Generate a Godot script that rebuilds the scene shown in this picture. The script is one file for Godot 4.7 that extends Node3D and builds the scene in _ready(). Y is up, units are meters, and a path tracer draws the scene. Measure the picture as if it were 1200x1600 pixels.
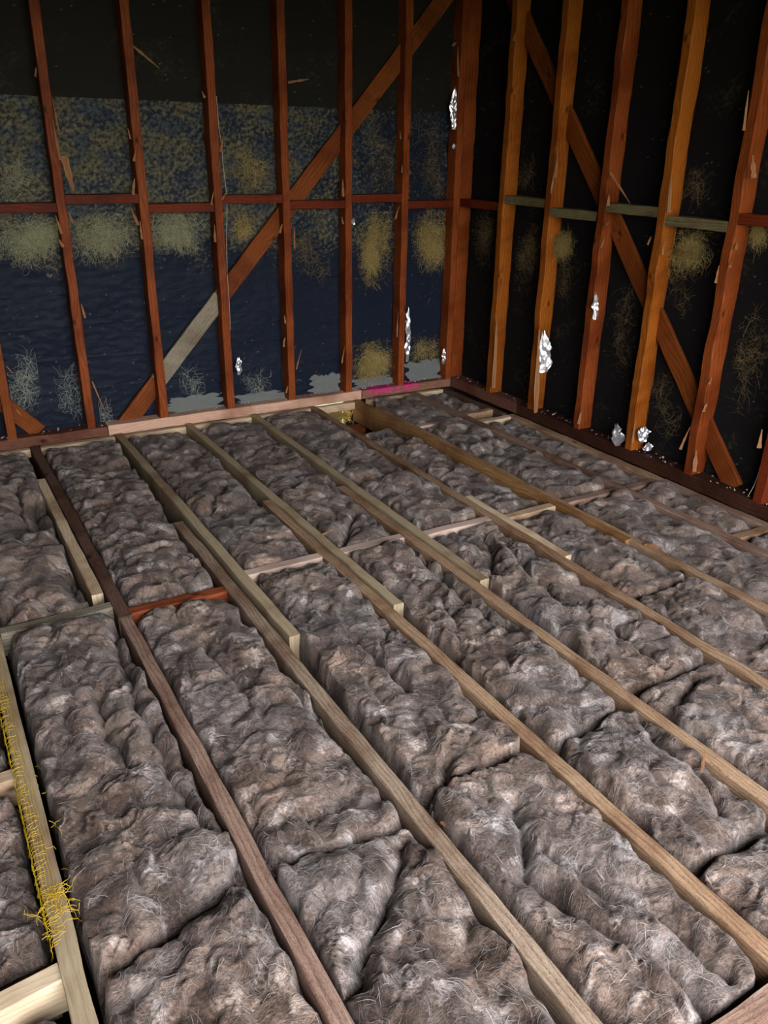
extends Node3D
# A gutted room seen from above eye height: timber floor joists packed with brown wool batts,
# two stud walls with diagonal braces, black building paper behind the studs.
# Frame used for pixel readings: 1200 x 1600. Joist tops are y = 0; the inside corner of the
# bottom plates is the origin; wall_back lies along x at z = 0, wall_right along z at x = 0.

const FOCAL := 1271.08
const EYE := Vector3(-3.137, 1.5, 4.521)
var cam_r := Vector3.RIGHT
var cam_u := Vector3.UP
var cam_f := Vector3.FORWARD
var rng := RandomNumberGenerator.new()
var M := {}
var nz := {}
var back_studs := []
var right_studs := []
var floor_node: Node3D

class MB:
	var v := PackedVector3Array()
	var n := PackedVector3Array()
	var c := PackedColorArray()
	var uv := PackedVector2Array()
	var ix := PackedInt32Array()
	func vert(p: Vector3, nn: Vector3, t := Vector2.ZERO, col := Color.WHITE) -> int:
		v.append(p); n.append(nn); uv.append(t); c.append(col)
		return v.size() - 1
	func tri(a: int, b: int, d: int) -> void:
		# clockwise seen from the side the normal points to
		var g := (v[b] - v[a]).cross(v[d] - v[a])
		if g.dot(n[a] + n[b] + n[d]) > 0.0:
			ix.append(a); ix.append(d); ix.append(b)
		else:
			ix.append(a); ix.append(b); ix.append(d)
	func quad(a: int, b: int, d: int, e: int) -> void:
		tri(a, b, d); tri(a, d, e)
	func flat(p: Array, nn: Vector3, t: Array, col := Color.WHITE) -> void:
		var k := []
		for i in 4: k.append(vert(p[i], nn, t[i], col))
		quad(k[0], k[1], k[2], k[3])
	func mesh() -> ArrayMesh:
		var a := []
		a.resize(Mesh.ARRAY_MAX)
		a[Mesh.ARRAY_VERTEX] = v; a[Mesh.ARRAY_NORMAL] = n; a[Mesh.ARRAY_COLOR] = c
		a[Mesh.ARRAY_TEX_UV] = uv; a[Mesh.ARRAY_INDEX] = ix
		var m := ArrayMesh.new()
		m.add_surface_from_arrays(Mesh.PRIMITIVE_TRIANGLES, a)
		return m

# ---------------------------------------------------------------- pixel -> place
func ray(px: float, py: float) -> Vector3:
	return cam_r * ((px - 600.0) / FOCAL) - cam_u * ((py - 800.0) / FOCAL) + cam_f
func on_floor(px: float, py: float, y := 0.0) -> Vector3:
	var d := ray(px, py)
	return EYE + d * ((y - EYE.y) / d.y)
func on_back(px: float, py: float, z := 0.0) -> Vector3:
	var d := ray(px, py)
	return EYE + d * ((z - EYE.z) / d.z)
func on_right(px: float, py: float, x := 0.0) -> Vector3:
	var d := ray(px, py)
	return EYE + d * ((x - EYE.x) / d.x)

# ---------------------------------------------------------------- nodes
func node(called: String, parent: Node = self) -> Node3D:
	var o := Node3D.new()
	o.name = called
	parent.add_child(o, true)
	return o
func put(called: String, mesh: Mesh, mat: Material, parent: Node = self, at := Vector3.ZERO) -> MeshInstance3D:
	var o := MeshInstance3D.new()
	o.name = called
	o.mesh = mesh
	o.material_override = mat
	o.position = at
	o.cast_shadow = GeometryInstance3D.SHADOW_CASTING_SETTING_ON
	parent.add_child(o, true)
	return o
func tag(o: Node, label: String, category: String, group := "", kind := "") -> void:
	if label: o.set_meta("label", label)
	if category: o.set_meta("category", category)
	if group: o.set_meta("group", group)
	if kind: o.set_meta("kind", kind)
func structure(called: String) -> Node3D:
	var o := node(called)
	o.set_meta("kind", "structure")
	return o

# ---------------------------------------------------------------- noise and textures
func noise(seed_: int, freq: float, oct := 1, kind := FastNoiseLite.TYPE_SIMPLEX_SMOOTH) -> FastNoiseLite:
	var f := FastNoiseLite.new()
	f.seed = seed_
	f.noise_type = kind
	f.frequency = freq
	f.fractal_type = FastNoiseLite.FRACTAL_FBM if oct > 1 else FastNoiseLite.FRACTAL_NONE
	f.fractal_octaves = oct
	return f

func wood_images(seed_: int, rings: float, rough: float, knots: Array, con := 1.0) -> Array:
	# u runs across (0.25 m), v along the grain (1 m)
	var w := 256
	var h := 1024
	var im := Image.create(w, h, false, Image.FORMAT_RGB8)
	var hm := Image.create(w, h, false, Image.FORMAT_RGB8)
	var a := noise(seed_, 1.0)
	var b := noise(seed_ + 5, 1.0)
	for j in h:
		var y := float(j) / h
		for i in w:
			var x := float(i) / w
			var ang := y * TAU
			var wx := a.get_noise_3d(x * 1.6, cos(ang) * 0.35, sin(ang) * 0.35) * 0.10
			var kd := 0.0
			for k in knots:
				var dx: float = (x - k[0]) * 4.0
				var dy: float = (y - k[1]) * 9.0
				var d2 := dx * dx + dy * dy
				var g := exp(-d2 * 9.0)
				kd = maxf(kd, exp(-d2 * 60.0))
				wx += g * 0.10 * signf(dx) * (1.0 - exp(-absf(dx) * 8.0))
			var r := (x + wx) * rings
			var ring := pow(r - floorf(r), 2.2)
			var fine := b.get_noise_3d(x * 90.0, cos(ang) * 3.0, sin(ang) * 3.0)
			var speck := b.get_noise_3d(x * 160.0, cos(ang) * 18.0 + 40.0, sin(ang) * 18.0)
			var val := 0.92 - con * 0.17 * ring + con * 0.10 * fine - rough * 0.35 * maxf(0.0, speck - 0.15) - 0.45 * kd
			val = clampf(val, 0.15, 1.0)
			im.set_pixel(i, j, Color(val, pow(val, 1.12), pow(val, 1.25)))
			var hv := clampf(0.6 - 0.12 * ring + 0.25 * fine - rough * 0.5 * maxf(0.0, speck), 0.0, 1.0)
			hm.set_pixel(i, j, Color(hv, hv, hv))
	return [ImageTexture.create_from_image(im), ImageTexture.create_from_image(hm)]

func wood(key: String, tex: Array, col: Color, rough := 0.75, relief := 0.03) -> void:
	var m := StandardMaterial3D.new()
	m.resource_name = key
	m.albedo_color = col
	m.albedo_texture = tex[0]
	m.heightmap_enabled = true
	m.heightmap_texture = tex[1]
	m.heightmap_scale = relief
	m.uv1_scale = Vector3(4.0, 1.0, 1.0)
	m.roughness = rough
	m.metallic_specular = 0.22
	m.vertex_color_use_as_albedo = true
	M[key] = m

func plain(key: String, col: Color, rough := 0.9, spec := 0.3, metal := 0.0, vc := false) -> StandardMaterial3D:
	var m := StandardMaterial3D.new()
	m.resource_name = key
	m.albedo_color = col
	m.roughness = rough
	m.metallic_specular = spec
	m.metallic = metal
	m.vertex_color_use_as_albedo = vc
	M[key] = m
	return m

func noise_tex(seed_: int, freq: float, size: int, kind: int, frac: int, oct: int, warp: float, warp_f: float, ramp: Gradient = null) -> NoiseTexture2D:
	var f := FastNoiseLite.new()
	f.seed = seed_
	f.noise_type = kind
	f.frequency = freq
	f.fractal_type = frac
	f.fractal_octaves = oct
	f.fractal_gain = 0.55
	if warp > 0.0:
		f.domain_warp_enabled = true
		f.domain_warp_amplitude = warp
		f.domain_warp_frequency = warp_f
		f.domain_warp_fractal_octaves = 3
	var t := NoiseTexture2D.new()
	t.width = size
	t.height = size
	t.seamless = true
	t.seamless_blend_skirt = 0.25
	t.noise = f
	if ramp: t.color_ramp = ramp
	return t

func ramp(stops: Array) -> Gradient:
	var g := Gradient.new()
	var o := PackedFloat32Array()
	var c := PackedColorArray()
	for s in stops:
		o.append(s[0]); c.append(s[1])
	g.offsets = o
	g.colors = c
	return g

func make_materials() -> void:
	var w1 := wood_images(11, 15.0, 0.2, [[0.3, 0.22], [0.72, 0.71]])
	var w2 := wood_images(29, 19.0, 1.0, [[0.6, 0.4]])
	var w3 := wood_images(47, 17.0, 0.1, [[0.45, 0.33]], 0.5)
	wood("stud_orange", w1, Color(0.575, 0.290, 0.130), 0.55)
	wood("stud_amber", w1, Color(0.660, 0.375, 0.125), 0.5)
	wood("stud_red", w2, Color(0.470, 0.195, 0.100), 0.55)
	wood("brace_brown", w1, Color(0.540, 0.290, 0.125), 0.6)
	wood("grey_board", w2, Color(0.62, 0.59, 0.52), 0.85)
	wood("green_board", w2, Color(0.50, 0.47, 0.34), 0.85)
	wood("new_pine", w3, Color(0.86, 0.70, 0.61), 0.7)
	wood("pale_pine", w3, Color(0.90, 0.81, 0.68), 0.7)
	wood("old_plate", w2, Color(0.50, 0.34, 0.28), 0.8)
	wood("painted_plate", w2, Color(1, 1, 1), 0.8)
	wood("dark_plate", w2, Color(0.30, 0.19, 0.15), 0.6)
	wood("joist_grey", w2, Color(0.68, 0.60, 0.52), 0.85)
	wood("joist_khaki", w3, Color(0.720, 0.650, 0.530), 0.85)
	wood("joist_amber", w1, Color(0.68, 0.52, 0.34), 0.8)
	wood("joist_brown", w2, Color(0.46, 0.36, 0.31), 0.8)
	wood("joist_tan", w2, Color(0.720, 0.600, 0.485), 0.85)
	wood("joist_pink", w2, Color(0.64, 0.53, 0.47), 0.85)
	wood("bridge_pink", w3, Color(0.86, 0.76, 0.70), 0.8)
	wood("bridge_orange", w1, Color(0.62, 0.33, 0.21), 0.7)
	wood("splinter", w1, Color(0.64, 0.46, 0.32), 0.8)
	plain("shell", Color(0.20, 0.17, 0.15), 0.95)
	plain("shell_floor", Color(0.45, 0.38, 0.32), 0.95)
	plain("plaster", Color(0.24, 0.20, 0.17), 0.95)
	plain("soil", Color(0.16, 0.13, 0.11), 1.0)
	plain("outside", Color(0.42, 0.45, 0.33), 1.0)
	# wool: mottled by vertex colour, fibre swirl in the texture and its relief
	var swirl := noise_tex(3, 0.030, 1024, FastNoiseLite.TYPE_SIMPLEX_SMOOTH, FastNoiseLite.FRACTAL_RIDGED, 4, 60.0, 0.012, ramp([[0.0, Color(0.34, 0.28, 0.25)], [0.35, Color(0.56, 0.51, 0.48)], [0.65, Color(0.88, 0.86, 0.85)], [1.0, Color(1, 1, 1)]]))
	var swirl_h := noise_tex(3, 0.030, 1024, FastNoiseLite.TYPE_SIMPLEX_SMOOTH, FastNoiseLite.FRACTAL_RIDGED, 4, 60.0, 0.012)
	var wl := plain("wool", Color(1, 1, 1), 0.9, 0.25, 0.0, true)
	wl.albedo_texture = swirl
	wl.heightmap_enabled = true
	wl.heightmap_texture = swirl_h
	wl.heightmap_scale = 0.45
	wl.uv1_triplanar = true
	wl.uv1_world_triplanar = true
	wl.uv1_scale = Vector3(1.8, 3.4, 4.6)
	wl.rim_enabled = true
	wl.rim = 0.35
	wl.rim_tint = 0.6
	plain("fibre", Color(1, 1, 1), 0.7, 0.4, 0.0, true)
	var lf := plain("fibre_thin", Color(1, 1, 1), 0.7, 0.4, 0.0, true)
	lf.backlight_enabled = true
	lf.backlight = Color(1.0, 0.9, 0.6)
	# building paper
	var crinkle := noise_tex(8, 0.02, 512, FastNoiseLite.TYPE_SIMPLEX_SMOOTH, FastNoiseLite.FRACTAL_RIDGED, 5, 40.0, 0.01)
	var pp := plain("paper_low", Color(0.2222, 0.2222, 0.2222).linear_to_srgb(), 0.42, 0.15, 0.0, true)
	pp.heightmap_enabled = true
	pp.heightmap_texture = crinkle
	pp.heightmap_scale = 0.22
	pp.uv1_triplanar = true
	pp.uv1_world_triplanar = true
	pp.uv1_scale = Vector3(2.2, 2.2, 2.2)
	var pu := plain("paper_top", Color(0.2222, 0.2222, 0.2222).linear_to_srgb(), 0.65, 0.15, 0.0, true)
	pu.heightmap_enabled = true
	pu.heightmap_texture = crinkle
	pu.heightmap_scale = 0.08
	pu.uv1_triplanar = true
	pu.uv1_world_triplanar = true
	pu.uv1_scale = Vector3(1.3, 1.3, 1.3)
	plain("felt", Color(0.40, 0.41, 0.40), 0.9)
	plain("foil", Color(0.93, 0.93, 0.95), 0.28, 0.5, 0.85)
	plain("foil_back", Color(0.85, 0.82, 0.78), 0.7, 0.4)
	plain("net", Color(0.80, 0.66, 0.14), 0.45, 0.5)
	plain("cord", Color(0.72, 0.66, 0.58), 0.8)
	plain("nail", Color(0.20, 0.17, 0.16), 0.5, 0.5, 0.6)

# ---------------------------------------------------------------- timber
# pink marker paint sprayed on the old plate, with a ragged outline
func pinked(p: Vector3) -> Color:
	var a: float = nz.pmid.get_noise_2d(p.x * 1.6, p.y * 6.0 + p.z * 3.0)
	var k := clampf((1.0 - absf(p.x + 0.55) / 0.22 + 0.9 * a) * 1.8, 0.0, 1.0)
	var k2 := clampf((1.0 - absf(p.x + 0.34) / 0.10 + 0.9 * a) * 1.5, 0.0, 1.0)
	k = maxf(k, k2) * clampf((p.y - 0.018 + 0.02 * a) * 90.0, 0.0, 1.0)
	return Color(0.30, 0.155, 0.105).lerp(Color(0.80, 0.045, 0.26), k)
# blotches of dirt and weather, browner than the wood
func stain(p: Vector3, seed_: int) -> Color:
	var a: float = nz.blot.get_noise_3d(p.x * 1.6 + seed_ * 3.7, p.y * 1.6, p.z * 1.6)
	var b: float = nz.blot.get_noise_3d(p.x * 7.0, p.y * 7.0 + seed_ * 1.9, p.z * 7.0)
	var k := clampf(0.25 + 0.9 * a + 0.5 * b, 0.0, 1.0)
	return Color.WHITE.lerp(Color(0.56, 0.46, 0.42), k)
func brace_left(x: float) -> Vector3:
	return Vector3(x, 0.31 + (x + 1.94) * 1.093, -0.062)
func brace_right(z: float) -> Vector3:
	return Vector3(0.062, 1.345 - (z - 1.13) * 1.128, z)

# A sawn length: axis from p to q, face_dir is the outward direction of its "top" face, which holds p and q on its centre line.
func timber(p: Vector3, q: Vector3, face_dir: Vector3, w: float, depth: float, seed_: int, wob := 0.0012, tint := false) -> ArrayMesh:
	var mb := MB.new()
	var ax := (q - p).normalized()
	var up := (face_dir - ax * face_dir.dot(ax)).normalized()
	var sd := ax.cross(up)
	var ln := p.distance_to(q)
	var ns := clampi(int(ln / 0.04), 1, 110)
	if tint: ns = int(ln / 0.012)
	var ch := 0.0022
	var hw := w / 2.0
	var sec := [Vector2(-hw + ch, 0), Vector2(hw - ch, 0), Vector2(hw, -ch), Vector2(hw, -depth + ch), Vector2(hw - ch, -depth), Vector2(-hw + ch, -depth), Vector2(-hw, -depth + ch), Vector2(-hw, -ch)]
	var off := Vector2(fposmod(seed_ * 0.377, 1.0) * 0.25, fposmod(seed_ * 0.617, 1.0))
	var g: FastNoiseLite = nz.wob
	var per := 0.0
	var rings := []
	for k in ns + 1:
		var t := float(k) / ns
		var r := []
		for i in 8:
			var s: Vector2 = sec[i]
			var c2 := int(i / 2.0)
			var dx := g.get_noise_3d(t * ln * 5.0, seed_ * 7.3, c2 * 3.1) * wob * 2.0
			var dy := g.get_noise_3d(t * ln * 5.0, seed_ * 7.3 + 50.0, c2 * 3.1) * wob * 2.0
			r.append(p + ax * (t * ln) + sd * (s.x + dx) + up * (s.y + dy))
		rings.append(r)
	for i in 8:
		var i2 := (i + 1) % 8
		var e: Vector2 = sec[i2] - sec[i]
		var nn := (sd * -e.y + up * e.x).normalized()
		var mid: Vector2 = (sec[i] + sec[i2]) / 2.0 + Vector2(0, depth / 2.0)
		if nn.dot(sd * mid.x + up * mid.y) < 0.0: nn = -nn
		var prev := -1
		for k in ns + 1:
			var vv := off.y + ln * k / ns
			var c1 := Color.WHITE
			var c2 := Color.WHITE
			if not tint:
				c1 = stain(rings[k][i], seed_)
				c2 = stain(rings[k][i2], seed_)
			else:
				c1 = pinked(rings[k][i])
				c2 = pinked(rings[k][i2])
			var a := mb.vert(rings[k][i], nn, Vector2(off.x + per, vv), c1)
			mb.vert(rings[k][i2], nn, Vector2(off.x + per + e.length(), vv), c2)
			if prev >= 0: mb.quad(prev, prev + 1, a + 1, a)
			prev = a
		per += e.length()
	for endk in [0, ns]:
		var nn: Vector3 = -ax if endk == 0 else ax
		var base := -1
		for i in 8:
			var s: Vector2 = sec[i]
			var k := mb.vert(rings[endk][i], nn, off + Vector2(s.x * 0.7, s.y * 0.25), Color(0.86, 0.86, 0.86) if not tint else pinked(rings[endk][i]))
			if base < 0: base = k
		for i in range(1, 7): mb.tri(base, base + i, base + i + 1)
	return mb.mesh()

func box_mesh(a: Vector3, b: Vector3) -> ArrayMesh:
	var mb := MB.new()
	var lo := Vector3(minf(a.x, b.x), minf(a.y, b.y), minf(a.z, b.z))
	var hi := Vector3(maxf(a.x, b.x), maxf(a.y, b.y), maxf(a.z, b.z))
	for ax in 3:
		for s in 2:
			var nn := Vector3.ZERO
			nn[ax] = -1.0 if s == 0 else 1.0
			var u := (ax + 1) % 3
			var w := (ax + 2) % 3
			var ps := []
			for k in [[0, 0], [1, 0], [1, 1], [0, 1]]:
				var p := Vector3.ZERO
				p[ax] = lo[ax] if s == 0 else hi[ax]
				p[u] = hi[u] if k[0] else lo[u]
				p[w] = hi[w] if k[1] else lo[w]
				ps.append(p)
			mb.flat(ps, nn, [Vector2(0, 0), Vector2(1, 0), Vector2(1, 1), Vector2(0, 1)])
	return mb.mesh()

# ---------------------------------------------------------------- fibres
func ribbon(mb: MB, pts: PackedVector3Array, face: Vector3, w: float, col: Color) -> void:
	var prev := -1
	var last := pts.size() - 1
	for k in pts.size():
		var d := (pts[mini(k + 1, last)] - pts[maxi(k - 1, 0)]).normalized()
		var sd := d.cross(face).normalized()
		var ww := w * (1.0 - 0.75 * absf(2.0 * k / last - 1.0) ** 3.0) * 0.5
		var a := mb.vert(pts[k] - sd * ww, face, Vector2.ZERO, col)
		mb.vert(pts[k] + sd * ww, face, Vector2.ZERO, col)
		if prev >= 0: mb.quad(prev, prev + 1, a + 1, a)
		prev = a

# a clump of loose glass fibres stuck to a wall; centre, half sizes along the wall and up, normal
func tuft(c: Vector3, along: Vector3, nrm: Vector3, ra: float, rh: float, count: int, cols: Array, lift: float, hang := 0.75, wid := 0.00075) -> ArrayMesh:
	var mb := MB.new()
	var up := Vector3.UP
	var loose := lift <= 0.02
	var lumps := []
	for i in 8:
		lumps.append([rng.randf_range(-0.55, 0.55), rng.randf_range(-0.5, 0.5), rng.randf_range(0.14, 0.42), rng.randf_range(0.18, 0.50)])
	lumps[0] = [0.0, 0.0, 0.5, 0.5]
	if loose:
		var dg := rng.randf_range(-0.7, 0.7)
		for i in 8: lumps[i] = [dg * (i / 3.5 - 1.0) + rng.randfn(0, 0.3), 0.75 * (i / 3.5 - 1.0) + rng.randfn(0, 0.1), rng.randf_range(0.10, 0.40), rng.randf_range(0.16, 0.28)]
	for i in int(count * (0.8 if loose else 2.3)):
		var l: Array = lumps[i % 8]
		var a := clampf(l[0] + rng.randfn(0, l[2]), -1.15, 1.15) * ra
		var h := clampf(l[1] + rng.randfn(0, l[3]), -1.25, 1.0) * rh
		var o := absf(rng.randfn(0, 0.45)) * lift + 0.003
		var ang := rng.randf() * TAU
		var pts := PackedVector3Array()
		var step := rng.randf_range(0.004, 0.012) * (1.7 if loose else 1.0)
		var curl := rng.randfn(0, 0.30)
		var p := Vector3(a, h, o)
		for k in 6:
			pts.append(c + along * p.x + up * p.y + nrm * maxf(p.z, 0.002))
			ang += curl + rng.randfn(0, 0.22)
			var dv := Vector3(cos(ang), sin(ang) - (0.1 if loose else hang), rng.randfn(0, 0.22)).normalized()
			p += dv * step
			p.x = clampf(p.x, -1.2 * ra, 1.2 * ra)
		var q: Color = cols[rng.randi() % cols.size()]
		var f := rng.randf_range(0.7, 1.25)
		ribbon(mb, pts, (nrm + Vector3(rng.randfn(0, 0.5), rng.randfn(0, 0.5), rng.randfn(0, 0.5))).normalized(), wid * rng.randf_range(0.6, 1.4), Color(q.r * f, q.g * f, q.b * f))
	return mb.mesh()

# a torn sliver: bent tapering strip with thickness
func sliver(length: float, w: float, bend: float, twist: float, seed_: int) -> ArrayMesh:
	var mb := MB.new()
	var n := 7
	var r := RandomNumberGenerator.new()
	r.seed = seed_ * 77 + 5
	var rows := []
	for k in n + 1:
		var t := float(k) / n
		var ww := w * (0.95 - 0.75 * t * t) * r.randf_range(0.5, 1.15)
		var tw := twist * t
		var cpos := Vector3(0, t * length, bend * t * t)
		var sd := Vector3(cos(tw), 0, sin(tw)) * ww * 0.5
		var th := Vector3(-sin(tw), 0, cos(tw)) * (0.0016 + 0.0014 * (1.0 - t))
		rows.append([cpos - sd - th, cpos + sd - th, cpos + sd + th, cpos - sd + th])
	for k in n:
		for i in 4:
			var j := (i + 1) % 4
			var a: Vector3 = rows[k][i]
			var b: Vector3 = rows[k][j]
			var c: Vector3 = rows[k + 1][j]
			var d: Vector3 = rows[k + 1][i]
			var nn := (b - a).cross(d - a).normalized()
			var cen: Vector3 = (rows[k][0] + rows[k][2]) / 2.0
			if nn.dot((a + b) / 2.0 - cen) < 0.0: nn = -nn
			mb.flat([a, b, c, d], nn, [Vector2(0, k * 0.01), Vector2(0.02, k * 0.01), Vector2(0.02, k * 0.01 + 0.01), Vector2(0, k * 0.01 + 0.01)])
	for k in [0, n]:
		var nn := Vector3(0, -1 if k == 0 else 1, 0)
		mb.flat(rows[k], nn, [Vector2.ZERO, Vector2.ZERO, Vector2.ZERO, Vector2.ZERO])
	return mb.mesh()

# crumpled sheet scrap with a ragged outline, in the plane of sd / up, thickness along nrm
func scrap(w: float, h: float, crumple: float, seed_: int, ragged := 0.3, thick := 0.0012, taper := 0.0) -> ArrayMesh:
	var mb := MB.new()
	var g := noise(seed_, 1.0, 2)
	var nx := 14
	var ny := 18
	var P := []
	for j in ny + 1:
		var row := []
		for i in nx + 1:
			var u := 2.0 * i / nx - 1.0
			var vv := 2.0 * j / ny - 1.0
			var prof := (1.0 - ragged * (0.5 + 1.1 * g.get_noise_2d(vv * 1.3 + 9.0, 3.0 * signf(u)))) * (1.0 - taper * vv * vv * (1.0 if vv > 0.0 else 0.7))
			var topr := 1.0 - ragged * (0.4 + 1.0 * g.get_noise_2d(u * 2.3, 20.0 + signf(vv)))
			var x := u * w * 0.5 * prof
			var y := vv * h * 0.5 * (topr if vv > 0.0 else 1.0)
			var z := crumple * (absf(g.get_noise_2d(x * 17.0, y * 12.0)) * 2.4 - 0.4 + 0.35 * g.get_noise_2d(x * 50.0 + 5.0, y * 35.0))
			row.append(Vector3(x, y, z))
		P.append(row)
	for side in 2:
		var zt := thick if side == 0 else -thick
		var base := mb.v.size()
		for j in ny + 1:
			for i in nx + 1:
				var dx: Vector3 = P[j][mini(i + 1, nx)] - P[j][maxi(i - 1, 0)]
				var dy: Vector3 = P[mini(j + 1, ny)][i] - P[maxi(j - 1, 0)][i]
				var nn := dx.cross(dy).normalized() * (1.0 if side == 0 else -1.0)
				var edge := i == 0 or j == 0 or i == nx or j == ny
				mb.vert(P[j][i] + Vector3(0, 0, 0.0 if edge else zt), nn, Vector2(float(i) / nx, float(j) / ny))
		for j in ny:
			for i in nx:
				var k := base + j * (nx + 1) + i
				mb.quad(k, k + 1, k + nx + 2, k + nx + 1)
	return mb.mesh()

# ---------------------------------------------------------------- wool batts
func crease_dip(b: Dictionary, x: float, z: float) -> float:
	var dip := 0.0
	for s in b.segs:
		if x < s[6] or x > s[7] or z < s[8] or z > s[9]: continue
		var ex: float = s[2] - s[0]
		var ez: float = s[3] - s[1]
		var t := clampf(((x - s[0]) * ex + (z - s[1]) * ez) / (ex * ex + ez * ez), 0.0, 1.0)
		var dx: float = x - s[0] - ex * t
		var dz: float = z - s[1] - ez * t
		var d := sqrt(dx * dx + dz * dz) / float(s[4])
		dip = maxf(dip, float(s[5]) * exp(-d * 1.1) * (1.0 if d < 4.0 else 0.0))
	return dip

func wool_height(b: Dictionary, x: float, z: float, edge: float) -> float:
	var wx: float = x + 0.045 * nz.wa.get_noise_2d(x, z)
	var wz: float = z + 0.045 * nz.wb.get_noise_2d(x, z)
	var h: float = b.y + b.crown * (1.0 - exp(-edge * 34.0))
	h += 0.018 * nz.low.get_noise_2d(wx, wz)
	var m1: float = nz.mid.get_noise_2d(wx, wz * b.stretch)
	var m2: float = nz.fold.get_noise_2d(wx, wz)
	var m3: float = nz.fine.get_noise_2d(wx * 0.75, wz * 1.2)
	h += 0.038 * (sqrt(m1 * m1 + 0.004) - 0.32)
	h += (0.0055 if b.lump < 0.01 else 0.0075) * (sqrt(m2 * m2 + 0.006) - 0.3)
	var lumpy: float = clampf(0.5 + 1.6 * nz.low.get_noise_2d(x * 1.4 + 300.0, z * 1.4), 0.0, 1.0)
	var m4: float = nz.clump.get_noise_2d(wx, wz)
	h += b.lump * lumpy * (sqrt(m4 * m4 + 0.006) - 0.3)
	h += 0.0026 * (sqrt(m3 * m3 + 0.01) - 0.28)
	h += 0.0012 * nz.grain.get_noise_2d(wx * 0.6, wz * 1.3)
	var e := clampf(1.0 - edge / 0.013, 0.0, 1.0)
	h -= 0.060 * e * e
	h -= crease_dip(b, wx * 0.3 + x * 0.7, wz * 0.3 + z * 0.7)
	return h

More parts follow.
